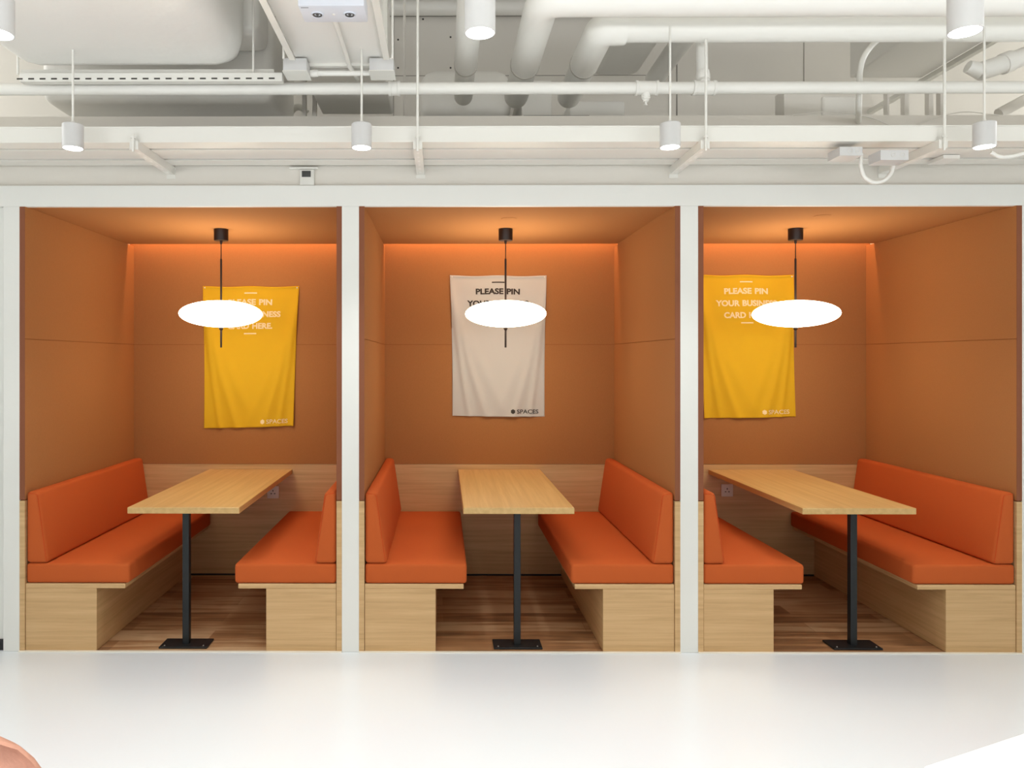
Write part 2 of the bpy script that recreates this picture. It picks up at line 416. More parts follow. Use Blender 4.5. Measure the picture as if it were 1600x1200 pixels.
# ------------------------------------------------------------------ banners
def text_mesh(body, size, off):
    cu = bpy.data.curves.new('lettering', 'FONT'); cu.body = body; cu.size = size; cu.offset = off
    cu.align_x = 'LEFT'; cu.fill_mode = 'FRONT'; cu.space_word = 1.25; cu.resolution_u = 4
    o = bpy.data.objects.new('tmp', cu); C.objects.link(o)
    dg = bpy.context.evaluated_depsgraph_get(); dg.update()
    me = bpy.data.meshes.new_from_object(o.evaluated_get(dg))
    bpy.data.objects.remove(o); bpy.data.curves.remove(cu)
    return me
def banner(lb, corners, m, ink, seed, curl=(0, 0), logo_ink=None):
    """corners: pixel TL, TR, BR, BL on the back wall"""
    Y0 = DB - .006
    TL, TR, BR, BL = [at(px, py, Y0) for px, py in corners]
    W = (TR-TL).length; H = (TL-BL).length
    rnd = random.Random(seed)
    folds = [(0.0, rnd.uniform(1.15, 1.3), 1, .004), (0.0, rnd.uniform(1.0, 1.15), -1, .0035)]
    def disp(u, v):
        # u, v in 0..1 (v downward): creases fall in arcs from the pinned top corners, none at the corners
        d = .0030*math.sin(PI*u)*(.3+v)
        for side in (0, 1):
            uu = u if side == 0 else 1-u
            # swag lines: hang from the corner down towards the middle of the hem
            for c, wdt, amp in ((.11, .03, .015), (.25, .05, .016), (.42, .07, .008)):
                line = c*(1.35*v**1.5) + .03*v
                if side: amp *= .85; line *= .9
                g = math.exp(-((uu-line)/wdt)**2)
                d += amp*g*min(1, v*2.2)*(1.0-.15*v)
        d += .003*math.sin(9*u+seed)*v
        d += .002*math.sin(23*u + 6*v + seed)*v*(1-v)
        d += curl[0]*max(0, 1-u/.08)*v**4 + curl[1]*max(0, 1-(1-u)/.08)*v**4
        return d
    def P(u, v, lift=0):
        top = TL.lerp(TR, u); bot = BL.lerp(BR, u)
        p = top.lerp(bot, v)
        # slack between the pins along the top and a soft hem
        p = p.copy(); p.z -= .006*math.sin(2*PI*u)**2*(1-v)**6
        p.x += .006*math.sin(PI*v)*((.5-u)*2)
        p.z += .007*math.sin(PI*u)**1*(v**3) * (-.4)
        p.y = Y0 - disp(u, v) - lift
        return p
    cen = (TL+TR)/2
    r = thing('cloth_banner', lb, 'banner', (cen.x, Y0, cen.z), 'pinned cloth banners')
    nu, nv = 70, 100
    bm = bmesh.new()
    g = [[bm.verts.new(P(i/nu, j/nv)) for i in range(nu+1)] for j in range(nv+1)]
    gb = [[bm.verts.new(P(i/nu, j/nv, -.0015)) for i in range(nu+1)] for j in range(nv+1)]
    for j in range(nv):
        for i in range(nu):
            bm.faces.new((g[j][i], g[j+1][i], g[j+1][i+1], g[j][i+1]))
            bm.faces.new((gb[j][i], gb[j][i+1], gb[j+1][i+1], gb[j+1][i]))
    for i in range(nu):
        bm.faces.new((g[0][i], g[0][i+1], gb[0][i+1], gb[0][i])); bm.faces.new((g[nv][i+1], g[nv][i], gb[nv][i], gb[nv][i+1]))
    for j in range(nv):
        bm.faces.new((g[j+1][0], g[j][0], gb[j][0], gb[j+1][0])); bm.faces.new((g[j][nu], g[j+1][nu], gb[j+1][nu], gb[j][nu]))
    cl = obj('cloth', bm, m, r, angle=70)
    # hem stitching as a thin raised edge
    bm = bmesh.new()
    loop = [P(i/40, .006, .0006) for i in range(41)]
    tube(bm, loop, .0022, 6); tube(bm, [P(i/40, .994, .0006) for i in range(41)], .0022, 6)
    tube(bm, [P(.008, j/40, .0006) for j in range(41)], .0022, 6); tube(bm, [P(.992, j/40, .0006) for j in range(41)], .0022, 6)
    obj('hem', bm, m, cl)
    for u in (.02, .98):
        bm = bmesh.new(); lathe(bm, [(0, -.006), (.004, -.005), (.005, 0), (0, 0)], tuple(P(u, .012, .002)), 10, 'y')
        obj('pin', bm, 'steel', r)
    def place_text(body, u_c, v_c, width_px, cap_h, name, off, align='c'):
        # width_px and cap height in fractions of the banner's width / height
        me = text_mesh(body, 1.0, off)
        xs = [v.co.x for v in me.vertices]; ys = [v.co.y for v in me.vertices]
        x0, x1, y0, y1 = min(xs), max(xs), min(ys), max(ys)
        for v in me.vertices:
            u = u_c + ((v.co.x-x0)/(x1-x0)-.5)*width_px
            vv = v_c - ((v.co.y-y0)/(y1-y0)-.5)*cap_h
            v.co = P(u, vv, .0022) - r.location
        me.materials.clear(); me.materials.append(M[ink])
        o = bpy.data.objects.new(name, me); C.objects.link(o); o.parent = r
        return o
    def bar(u0, u1, v0, v1, name):
        bm = bmesh.new(); n = 10
        A = [bm.verts.new(P(u0+(u1-u0)*i/n, v0, .0022)) for i in range(n+1)]
        Bv = [bm.verts.new(P(u0+(u1-u0)*i/n, v1, .0022)) for i in range(n+1)]
        for i in range(n): bm.faces.new((A[i], Bv[i], Bv[i+1], A[i+1]))
        obj(name, bm, ink, r, smooth=False)
    bar(.433, .565, .045, .0535, 'printed_bar')
    place_text('PLEASE PIN', .495, .113, .462, .043, 'lettering', .04)
    place_text('YOUR BUSINESS', .495, .199, .65, .043, 'lettering', .04)
    place_text('CARD HERE.', .495, .283, .482, .043, 'lettering', .04)
    bar(.433, .565, .333, .3415, 'printed_bar')
    place_text('SPACES', .815, .9635, .235, .030, 'logo_lettering', .014)
    bm = bmesh.new(); cv = [bm.verts.new(P(.655+.026*math.cos(PI/6+i*PI/3), .9635+.0172*math.sin(PI/6+i*PI/3), .0022)) for i in range(6)]
    bm.faces.new(cv); obj('logo_hexagon', bm, ink, r, smooth=False)
banner('yellow cloth banner pinned on the back wall of the leftmost booth', [(317, 447), (467.5, 447), (459, 665), (319, 669)], 'yellow', 'ink_pale', 1, (0, .02))
banner('off-white cloth banner with dark lettering pinned in the middle booth', [(703, 430), (854, 430.5), (851, 651), (707, 649.5)], 'cloth', 'ink_dark', 2)
banner('yellow cloth banner pinned beside the second white post, with curled lower corner', [(1091, 429), (1240, 429.5), (1243.5, 651), (1099, 653)], 'yellow', 'ink_pale', 3, (.02, 0))

# ------------------------------------------------------------------ sockets and thermostat
for px, py, lb in ((427, 769, 'square white wall socket behind the table in the leftmost booth'), (1135.5, 766, 'square white wall socket above the bench in the rightmost booth')):
    p = at(px, py, DB)
    r = thing('wall_socket', lb, 'socket', p, 'booth wall sockets')
    obj('faceplate', B(p.x-.042, p.x+.042, DB-.009, DB-.001, p.z-.044, p.z+.044, bev=.003), 'socket', r)
    bm = bmesh.new()
    box(bm, p.x-.003, p.x+.003, DB-.0105, DB-.008, p.z+.006, p.z+.017)
    for s in (-1, 1): box(bm, p.x+s*.012-.005, p.x+s*.012+.005, DB-.0105, DB-.008, p.z-.012, p.z-.006)
    obj('pin_holes', bm, 'slot', r, smooth=False)
    obj('switch', B(p.x+.02, p.x+.03, DB-.012, DB-.008, p.z+.018, p.z+.032, bev=.001), 'socket', r)
p0, p1 = at(469.5, 291, .03), at(492, 266, .03)
r = thing('thermostat', 'small white thermostat with dark screen on the header above the leftmost booth', 'thermostat', ((p0.x+p1.x)/2, .03, p0.z))
obj('body', B(p0.x, p1.x, .008, .03, p0.z, p1.z, bev=.003), 'socket', r)
q0, q1 = at(472.5, 280, .03), at(486.5, 269.5, .03)
obj('screen', B(p0.x+.012, p1.x-.018, .0055, .0085, p0.z+.044, p0.z+.076), 'dark', r, smooth=False)
obj('cable_cover', B(p0.x-.055, p1.x+.02, .004, .03, p1.z+.002, p1.z+.012, bev=.002), 'steel', r)

# ------------------------------------------------------------------ trunking and its brackets
ZB = 2.536; ZS = ZB+.041
tr = [(Yh(222, ZS-EYE), Yh(231.8, ZS-EYE), .075), (Yh(234.2, ZS-EYE), Yh(247.8, ZS-EYE), .06), (Yh(250.4, ZS-EYE), Yh(258, ZS-EYE), .06)]
tl = ['white metal cable trunking, foremost of the three parallel runs', 'wide white cable trunking, middle of the three parallel runs', 'white cable trunking closest to the wall of the three parallel runs']
for (ya, yb, hh), lb in zip(tr, tl):
    r = thing('cable_trunking', lb, 'cable trunking', (0, ya, ZS), 'cable trunking above the booths')
    obj('channel', B(XL+.01, XR-.01, ya, yb, ZS+.0005, ZS+hh-.004, bev=.001, seg=1), 'steel', r, smooth=False)
    obj('lid', B(XL+.01, XR-.01, ya-.003, yb+.0005, ZS+hh-.006, ZS+hh), 'steel', r, smooth=False)
def rod(bm, x, y, z0, z1, r=.0055): tube(bm, [(x, y, z0), (x, y, z1)], r, 10)
yf, yb = Yh(233, ZB-EYE), .03
for px, lb in ((209, 'white slotted support arm under the trunking near the first ceiling spot'),
               (652.5, 'white support arm under the trunking above the off-white banner’s booth'),
               (1102, 'white support arm under the trunking beside the third hanging spot'),
               (1474, 'white support arm under the trunking beside the looped conduit')):
    x = ax(px, yf)
    r = thing('support_arm', lb, 'bracket', (x, 0, ZB), 'arms carrying the trunking')
    bm = bmesh.new()
    hw = .0205
    box(bm, x-hw, x-hw+.003, yf, yb, ZB, ZS); box(bm, x+hw-.003, x+hw, yf, yb, ZB, ZS); box(bm, x-hw+.003, x+hw-.003, yf, yb, ZB, ZB+.003)
    box(bm, x-hw+.003, x+hw-.003, yf, yf+.003, ZB+.003, ZS)
    a = obj('arm', bm, 'steel', r, smooth=False)
    bm = bmesh.new()
    for i in range(6):
        y = yf+.05+i*.072; box(bm, x-.006, x+.006, y, y+.028, ZB-.0008, ZB)
    obj('slots', bm, 'duct', a, smooth=False)
    bm = bmesh.new(); rod(bm, x, yf-.008, ZB-.012, {209: ZS+.03, 652.5: CEIL}.get(px, 3.044), .006)
    obj('hanger_rod', bm, 'steel', r)
    bm = bmesh.new(); lathe(bm, [(0, ZB+.05), (.011, ZB+.05), (.011, ZB+.06), (0, ZB+.06)], (x, yf-.008, 0), 6)
    obj('nut', bm, 'steel', r)
    obj('wall_plate', B(x-.024, x+.024, yb-.004, yb, ZB-.02, ZS-.002), 'steel', r, smooth=False)

# ------------------------------------------------------------------ downlights
zb = EYE+.963; zd_ = EYE+1.41
far_y, near_y = 3.35-DF, 2.177-DF
dl = [(114, 0, 'small white cylinder spot hanging above the leftmost booth'), (565, 0, 'small white cylinder spot hanging near the thermostat'),
      (1047, 0, 'small white cylinder spot hanging above the second post between booths'), (1538, 0, 'small white cylinder spot hanging at the right beyond the conduit loop'),
      (-4, 1, 'large-looking white cylinder spot cut off at the upper left corner'), (750, 1, 'large-looking white cylinder spot in front of the insulated pipes'),
      (1508, 1, 'large-looking white cylinder spot in front of the long pipes at upper right')]
for px, near, lb in dl:
    y = near_y if near else far_y
    x = ax(px, y); R = .0455
    r = thing('ceiling_spot', lb, 'lamp', (x, y, zb), 'hanging cylinder spots')
    bm = bmesh.new()
    lathe(bm, [(0, zb+.108), (R-.003, zb+.108), (R, zb+.105), (R, zb), (R-.004, zb), (R-.006, zb+.006), (0, zb+.006)], (x, y, 0), 36)
    obj('housing', bm, 'lampbody', r)
    bm = bmesh.new(); lathe(bm, [(0, zb+.001), (R-.009, zb+.001), (R-.0045, zb-.0006), (R-.0045, zb+.004), (0, zb+.004)], (x, y, 0), 32)
    obj('lens', bm, 'led', r)
    bm = bmesh.new(); rod(bm, x, y, zb+.108, {114: zd_+.01, -4: zd_+.01, 565: zd_+.005, 750: zd_+.1, 1047: 3.058, 1538: 3.058, 1508: 3.5}.get(px, CEIL), .005)
    obj('stem', bm, 'steel', r)
    bm = bmesh.new(); lathe(bm, [(0, zb+.125), (.007, zb+.125), (.009, zb+.108), (0, zb+.108)], (x, y, 0), 12)
    obj('stem_collar', bm, 'steel', r)
    l = bpy.data.lights.new('spot', 'SPOT'); l.energy = 25; l.spot_size = math.radians(95); l.spot_blend = .8; l.color = (.97, .985, 1); l.shadow_soft_size = .04
    lo = bpy.data.objects.new('spot_light', l); C.objects.link(lo); lo.location = (x, y, zb-.02)

# ------------------------------------------------------------------ sprinkler main
ps = Vector((0, 3.60-DF, az(138, 3.60-DF))); sy, sz = ps.y, ps.z; sr = .0287
r = thing('sprinkler_pipe', 'long slim white horizontal pipe crossing the whole ceiling zone', 'pipe', (0, sy, sz))
bm = bmesh.new(); tube(bm, [(XL+.01, sy, sz), (XR-.01, sy, sz)], sr, 24); obj('pipe', bm, 'pipe', r)
def coupling(px, half, rr=.033):
    x = ax(px, sy)
    bm = bmesh.new(); lathe(bm, [(sr, -half), (rr+.003, -half), (rr+.003, -half+.012), (rr, -half+.014), (rr, half-.014), (rr+.003, half-.012), (rr+.003, half), (sr, half)], (x, sy, sz), 24, 'x')
    return obj('coupling', bm, 'pipe', r)
coupling(616.5, .028); t1 = coupling(1010, .055); coupling(1100, .055)
x = ax(1009, sy)
bm = bmesh.new(); lathe(bm, [(.02, -.02), (.022, -.04), (.022, -.048), (.019, -.05), (.019, -.056), (.014, -.058), (.013, -.066), (.006, -.068), (.004, -.08), (.009, -.081), (.009, -.084), (0, -.084)], (x, sy, sz), 20)
obj('sprinkler_head', bm, 'pipe', t1)
x = ax(1100.5, sy)
bm = bmesh.new(); tube(bm, [(x, sy+.03, sz+.045), (x, sy+.06, CEIL)], .028, 20); obj('riser', bm, 'pipe', r)
bm = bmesh.new(); tube(bm, [(x, sy, sz+.02), (x, sy+.03, sz+.06)], [.03, .031], 20); lathe(bm, [(0, .1), (.03, .09), (.034, .07), (.034, .05), (.026, .028), (0, .02)], (x, sy+.02, sz), 20)
obj('elbow', bm, 'pipe', r)

# ------------------------------------------------------------------ insulated pipes
HP = 1.56; zp = EYE+HP
def ipipe(lb, x, y_start, first, R1, R2, y_mid, y_end, loc):
    r = thing('insulated_pipe', lb, 'pipe', loc, 'insulated pipes')
    bm = bmesh.new()
    tube(bm, first, R1, 28); obj('pipe_run', bm, 'pipe', r)
    bm = bmesh.new(); tube(bm, [(x, y_mid-.006, zp), (x, y_mid+.008, zp)], R1+.003, 28); obj('lip_shade_band', bm, 'band', r)  # darker ring paints the shade below the lip of the thick section
    bm = bmesh.new()
    tube(bm, [(x, y_mid-.02, zp), (x, y_end-R2, zp)] + [(x, y_end-R2+R2*math.sin(a*PI/16), zp) for a in range(1, 8)], [R2, R2] + [R2*math.cos(a*PI/16) for a in range(1, 8)], 28)
    obj('end_cap', bm, 'pipe', r)
    return r
ym = Yh(122, HP-.07); ye = Yh(175, HP-.07)
# straight one
x3 = ax(731, Yh(60, HP))
ipipe('straight white insulated pipe, slimmest of the three, running towards the back wall', x3, 0, [(x3, -DF+1.0, zp), (x3, ym, zp)], .060, .055, ym, ye-.02, (x3, 0, zp))
# first elbowed one (runs right, nearer the camera)
yA = Yh(-2, HP); xA = ax(849, yA)+.0
rA, rB = .075, .058
r = ipipe('thick white insulated pipe bending to the right along the top edge, nearer the camera', xA, 0,
      fillet([(XR-.01, yA, zp), (xA, yA, zp), (xA, ym, zp)], .09, 10), rA, .070, ym, ye, (xA, yA, zp))
yB = Yh(46, HP); xB = ax(944, yB)-.015
r = ipipe('white insulated pipe bending to the right below the thicker pipe', xB, 0,
      fillet([(ax(977, yB), yB, zp), (xB, yB, zp), (xB, ym, zp)], .075, 10), .073, .069, ym, ye, (xB, yB, zp))
bm = bmesh.new(); tube(bm, [(ax(975, yB), yB, zp), (XR-.01, yB, zp)], rB+.002, 28)
obj('pipe_run', bm, 'pipe', r)

# ------------------------------------------------------------------ ducts
HD = 1.41; zd = EYE+HD
def duct(name, lb, x0, x1, y0, y1, z0, z1, bev, grp='painted ducts', mt='duct', seg=5):
    r = thing(name, lb, 'duct', ((x0+x1)/2, (y0+y1)/2, z0), grp)
    obj('casing', B(x0, x1, y0, y1, z0, z1, bev=bev, seg=seg), mt, r, angle=50)
    return r
ye1 = 3.60-DF
r = duct('insulated_duct', 'huge rounded white insulated duct at the upper left', ax(42, ye1)-.03, ax(387, ye1), -DF+.6, ye1+.03, zd, zd+.7, .13)
duct('air_duct', 'rounded white duct behind the huge duct, over the leftmost booth', ax(72, .07), ax(432, .1), .0, .62, EYE+1.375, EYE+1.9, .06)
duct('air_duct', 'white duct stub stepping down beside the huge duct', ax(60, .07), ax(414, -.12), -.275, -.01, EYE+1.62, EYE+2.0, .05)
xm0, xm1 = ax(463, Yh(96, HD)), ax(598, Yh(96, HD))
r = duct('air_duct', 'flat white rectangular duct between the twin-lens unit and its hanger boxes', xm0, xm1, -DF+.6, Yh(179, HD), zd, zd+.45, .012, seg=2)
obj('flange', B(xm0-.02, xm1+.02, Yh(100, HD)-.012, Yh(100, HD)+.012, zd-.012, zd+.47), 'steel', r, smooth=False)
# rails below that duct
for px, lb in ((457, 'white hanger rail along the edge of the flat duct beside the huge duct'), (604, 'white hanger rail along the edge of the flat duct beside the thin rod')):
    Y = Yh(90, 1.375); x = ax(px, Y)
    r = thing('hanger_rail', lb, 'rail', (x, -1, zd-.05), 'rails below the flat duct')
    bm = bmesh.new(); box(bm, x-.014, x+.014, -DF+.9, Y, zd-.045, zd-.042); box(bm, x-.014, x-.011, -DF+.9, Y, zd-.042, zd-.012)
    obj('angle_bar', bm, 'steel', r, smooth=False)
    bm = bmesh.new(); rod(bm, x-.03*(1 if px < 500 else -1), Y-.05, zd-.06, CEIL)
    obj('hanger_rod', bm, 'steel', r)
x = ax(546, Yh(108, 1.37)); 
bm = bmesh.new(); tube(bm, [(x, -DF+1.2, EYE+1.385), (x, Yh(108, 1.37), EYE+1.385), (x+.02, Yh(128, 1.37), EYE+1.385)], .0105, 14)
tag(obj('conduit', bm, 'steel'), 'thin white conduit running under the flat duct behind the twin-lens unit', 'conduit')
HB = 1.345
for pa, pb, lb in ((442, 479, 'white rectangular box hanging at the end of the slotted channel'), (577, 615, 'white rectangular box hanging beside the pipe coupling')):
    y0, y1 = Yh(109.5, HB), Yh(124, HB)
    r = thing('hanger_box', lb, 'box', (ax(pa, y0), y0, EYE+HB), 'boxes below the flat duct')
    obj('casing', B(ax(pa, y0), ax(pb, y0), y0, y1, EYE+HB, EYE+HB+.058, bev=.003), 'lampbody', r)
    obj('lip', B(ax(pa, y0)-.003, ax(pb, y0)+.003, y0-.002, y1+.003, EYE+HB-.003, EYE+HB+.0005), 'steel', r, smooth=False)
y0 = Yh(115, 1.36)
bm = bmesh.new(); tube(bm, [(ax(479, y0)+.0, y0+.02, EYE+1.37), (ax(577, y0), y0+.02, EYE+1.37)], .0125, 14); lathe(bm, [(0, -.03), (.016, -.02), (.018, 0), (.016, .02), (0, .03)], (ax(489, y0), y0+.02, EYE+1.37), 16, 'x')
tag(obj('conduit', bm, 'pipe'), 'short white tube joining the two hanger boxes', 'conduit')
# slotted channel
yc0 = Yh(126, 1.325)
r = thing('slotted_channel', 'long white slotted channel below the huge duct', 'channel', (ax(30, yc0), yc0, EYE+1.325))
xa, xb = ax(30, yc0), ax(441, yc0)
ch = obj('channel', B(xa, xb, yc0, yc0+.041, EYE+1.325, EYE+1.366, bev=.002, seg=1), 'steel', r, smooth=False)
bm = bmesh.new()
for i in range(23):
    xx = xb-.05-i*.0545
    if xx > xa: box(bm, xx-.014, xx+.014, yc0-.0008, yc0+.001, EYE+1.334, EYE+1.341)
obj('slots', bm, 'slot', ch, smooth=False)
obj('upper_channel', B(xa-.02, ax(425, yc0), yc0+.045, yc0+.12, EYE+1.37, EYE+1.40, bev=.002), 'steel', r, smooth=False)
for px in (394, 24):
    x = ax(px, yc0)
    bm = bmesh.new(); rod(bm, x, yc0+.02 if px > 100 else yc0+.02, EYE+1.366, CEIL); obj('hanger_rod', bm, 'steel', r)
# twin-lens unit
HE = 1.25; ya, yb = Yh(8.5, HE), Yh(34.5, HE)
xa, xb = ax(476, yb), ax(574.5, yb)
r = thing('emergency_light', 'pale grey-blue twin-lens unit hanging under the flat duct at the top edge', 'emergency light', ((xa+xb)/2, ya, EYE+HE))
obj('housing', B(xa, xb, ya, yb, EYE+HE, EYE+HE+.06, bev=.003), 'sensor', r)
for fx in (.25, .75):
    x = xa+(xb-xa)*fx; y = (ya+yb)/2
    bm = bmesh.new(); lathe(bm, [(0, -.001), (.0165, -.001), (.021, -.005), (.023, -.001), (.023, .0)], (x, y, EYE+HE), 28)
    ln = obj('lens', bm, 'sensor', r)
    bm = bmesh.new(); lathe(bm, [(.012, -.0012), (.0125, -.004), (.0165, -.004), (.017, -.0012)], (x, y, EYE+HE), 28); lathe(bm, [(0, -.006), (.004, -.005), (.006, -.0012), (0, -.001)], (x, y, EYE+HE), 12)
    obj('lens_ring', bm, 'dark', ln)
bm = bmesh.new(); lathe(bm, [(0, -.003), (.004, -.003), (.006, 0), (0, 0)], ((xa+xb)/2, (ya+yb)/2, EYE+HE), 12)
obj('indicator', bm, 'socket', r)
bm = bmesh.new(); box(bm, xa+.008, xa+.035, ya+.012, ya+.015, EYE+HE-.0006, EYE+HE)
obj('printed_mark', bm, 'dark', r, smooth=False)
for xx in (xa+.04, xb-.04):
    bm = bmesh.new(); rod(bm, xx, (ya+yb)/2, EYE+HE+.06, zd-.0005); obj('hanger_rod', bm, 'steel', r)
# round pipe along the back wall, near the slab, and seams of the wall cladding
yr = DB-.04
zr = az(12, yr)
bm = bmesh.new(); tube(bm, [(XL+.01, yr, zr), (XR-.01, yr, zr)], .052, 24)
tag(obj('wall_pipe', bm, 'duct'), 'white round pipe running along the top of the rear wall', 'pipe')
yw = DB+.03
bm = bmesh.new()
for px in (373.5, 615, 1256, 1045):
    x = ax(px, yw); box(bm, x-.002, x+.002, yw-.002, yw+.002, 2.9 if px < 900 else 2.95, az(26, yw))
box(bm, XL, XR, yw-.002, yw+.002, az(25.5, yw), az(24, yw)); box(bm, ax(600, yw), ax(1030, yw), yw-.002, yw+.002, az(118.5, yw), az(117.7, yw))
o = struct('wall_back_seam', bm, 'seamgrey', smooth=False)
bm = bmesh.new()
for px, py in ((661, 30), (704, 58), (704, 106), (622, 62), (622, 106), (352, 28), (366, 29), (392, 29)):
    lathe(bm, [(0, -.004), (.006, -.003), (.007, 0)], tuple(at(px, py, yw)), 10, 'y')
struct('wall_back_screw', bm, 'slot')
# things behind the wall over the booths
yq = .75
duct('air_duct', 'rounded white duct end behind the three insulated pipes', ax(655, yq), ax(800, yq), yq, DB+.036, az(186, yq), az(128, yq)+.1, .10)
duct('air_duct', 'white duct piece behind the two elbowed pipes', ax(815, yq), ax(862, yq), yq, DB+.036, az(186, yq), az(150, yq)+.1, .01)
duct('air_duct', 'pale flat duct piece low behind the sprinkler head', ax(890, yq), ax(976, yq), yq, DB+.036, 2.6795, az(158, yq), .01)
h2 = 1.75
ya2, yb2 = Yh(66, h2)-.3, Yh(123, h2)
bm = B(ax(946, Yh(66, h2)), ax(1037, Yh(66, h2)), ya2, yb2, EYE+h2, EYE+h2+.3, bev=.07, seg=5)
tag(obj('air_duct', bm, 'duct'), 'rounded white duct emerging below the long pipes beside the sprinkler head', 'duct', 'painted ducts')
bm = bmesh.new(); tube(bm, [at(1085, 40, .1), at(1050, 85, .4), at(1022, 125, .75)], .058, 24)
tag(obj('air_duct', bm, 'duct'), 'slanting round white duct beside the rounded duct above the sprinkler head', 'duct', 'painted ducts')
duct('wall_box', 'beige box column behind the wall, over the rightmost booth', ax(1225, .5), ax(1283, .5), .5, .62, ZT-.1, az(140, .5), .004, 'boxes behind the wall', 'plenum')
duct('air_duct', 'low white duct beside the beige box column', ax(1285, .6), ax(1345, .6), .6, 1.2, 2.6795, az(150, .6), .02)
obj_l = B(ax(1150, .2), ax(1232, .2), .14, .3, ZT+.002, ZT+.03)
tag(obj('cable_tray', obj_l, 'steel'), 'short white tray lying on the wall top, over the rightmost booth', 'cable tray')
obj_l = B(ax(815, .16), ax(915, .16), .06, .3, ZT+.001, ZT+.012)
tag(obj('grey_tray', obj_l, 'slot'), 'thin dark strip lying on the wall top under the pipe elbows', 'tray')
# right-hand flat duct with rail
HD = 1.8; zd = EYE+HD
yR = Yh(126, HD)
xl, xr = ax(1352, Yh(107, HD)), ax(1436, yR)
duct('air_duct', 'flat white rectangular duct at the right above the conduit loop', xl, xr, -DF+3.4, Yh(124, HD), zd, zd+.4, .01, seg=2)
bm = bmesh.new(); box(bm, xr+.0, xr+.035, -DF+3.4, Yh(176, HD), zd-.03, zd+.0); box(bm, xr+.045, xr+.05, -DF+3.4, Yh(176, HD), zd-.02, zd+.02); box(bm, xr+.03, xr+.05, -DF+3.4, Yh(176, HD), zd-.021, zd-.018)
r = tag(obj('hanger_rail', bm, 'steel', smooth=False), 'double white rail along the edge of the flat duct at the right', 'rail', 'rails below the flat duct')
bm = bmesh.new()
yk = -.235
pts = [at(1376, 40, yk), at(1368, 66, yk), at(1352, 88, yk), at(1344, 110, yk), at(1343, 150, yk), at(1342, 172, yk)]
pts = [at(1385, 52, yk), at(1362, 70, yk), at(1347, 92, yk), at(1343, 118, yk), at(1342, 172, yk), at(1341, 200, .2)]
tube(bm, fillet(pts, .3, 6), .0135, 14)
tag(obj('conduit', bm, 'steel'), 'curved white conduit dropping behind the slim pipe at the right', 'conduit')
bm = bmesh.new(); yk = -.2
tube(bm, fillet([at(1640, 72, yk), at(1590, 92, yk), at(1555, 104, yk), at(1530, 112, yk)], .1), .045, 20)
o = thing('pipe_fitting', 'bent white pipe with bolted joint at the upper right edge', 'pipe', at(1590, 92, yk))
obj('pipe', bm, 'pipe', o)
bm = bmesh.new(); tube(bm, [at(1580, 95, yk), at(1566, 100.5, yk)], .052, 20); obj('collar', bm, 'pipe', o)
bm = bmesh.new(); tube(bm, [at(1532, 111, yk), at(1512, 104, yk)], [.04, .03], 16)
obj('joint', bm, 'pipe', o)
bm = bmesh.new(); tube(bm, [at(1612, 150, .3), at(1560, 178, .3)], .03, 16)
tag(obj('conduit', bm, 'plenum'), 'slanting pipe end low at the right edge above the wall top', 'conduit')
# far uprights
for px, w_, lb in ((1388, 3, 'thin'), (1417, 7, 'broad'), (1455, 7, 'second broad'), (1472, 5, 'last')):
    y = .55; x = ax(px, y); hw = w_/F*(y+DF)/2
    nm = {'thin': 'thin white upright behind the wall top, first of four at the right', 'broad': 'broad white upright just right of the thin upright behind the wall top',
          'second broad': 'broad white upright left of the rod beside the conduit loop', 'last': 'white upright directly behind the arm’s rod at the right'}[lb]
    tag(obj('upright', B(x-hw, x+hw, y, y+.04, 2.68, az(140, y)), 'plenum', smooth=False), nm, 'upright', 'uprights behind the wall')
for px, lb in ((475, 'white upright behind the slim pipe, left of its twin'), (491, 'white upright behind the slim pipe, right of its twin')):
    y = .3; x = ax(px, y)
    tag(obj('upright', B(x-.011, x+.011, y, y+.03, 2.68, az(120, y)), 'plenum', smooth=False), lb, 'upright', 'uprights behind the wall')
y = .72; x = ax(474, y)
bm = bmesh.new(); tube(bm, [(x-.03+.07*math.cos(a*PI/12), y, EYE+1.47+.12*math.sin(a*PI/12)) for a in range(3, 13)] + [(x-.1, y, 2.68)], .02, 12)
tag(obj('conduit', bm, 'steel'), 'bent flexible duct hose behind the twin uprights', 'conduit')
bm = bmesh.new(); y = .1
for px in (728, 737): tube(bm, [at(px, 30, y), at(px, 178, y)], .006 if px > 730 else .009, 8)
bm.free()
for px, y, lb in ((632, .7, 'thin vertical rod on the rear wall left of the straight insulated pipe'), (653, .6, 'thin vertical rod just right of the long rod at the coupling')):
    bm = bmesh.new(); x = ax(px, y); rod(bm, x, y, 2.68, CEIL, .008)
    tag(obj('hanger_rod', bm, 'plenum'), lb, 'rod', 'rods behind the wall')
bm = bmesh.new(); x = ax(1057.5, .5); rod(bm, x, .5, 2.68, CEIL, .004)
tag(obj('hanger_rod', bm, 'seamgrey'), 'thin grey rod beside the third hanging spot', 'rod', 'rods behind the wall')
# loose cables
for pts, lb in (([(1240, 180), (1285, 175), (1335, 178), (1365, 185), (1392, 197)], 'dark thin cable sagging over the wall top beside the curved conduit'),
                ([(1430, 197), (1460, 184), (1485, 178), (1510, 174), (1560, 180)], 'dark thin cable arching over the wall top below the arm’s rod')):
    bm = bmesh.new(); tube(bm, fillet([at(a, b, .0) for a, b in pts], .4), .0028, 8)
    tag(obj('cable', bm, 'seam' if 0 else 'plenum'), lb, 'cable', 'loose cables on the wall top')
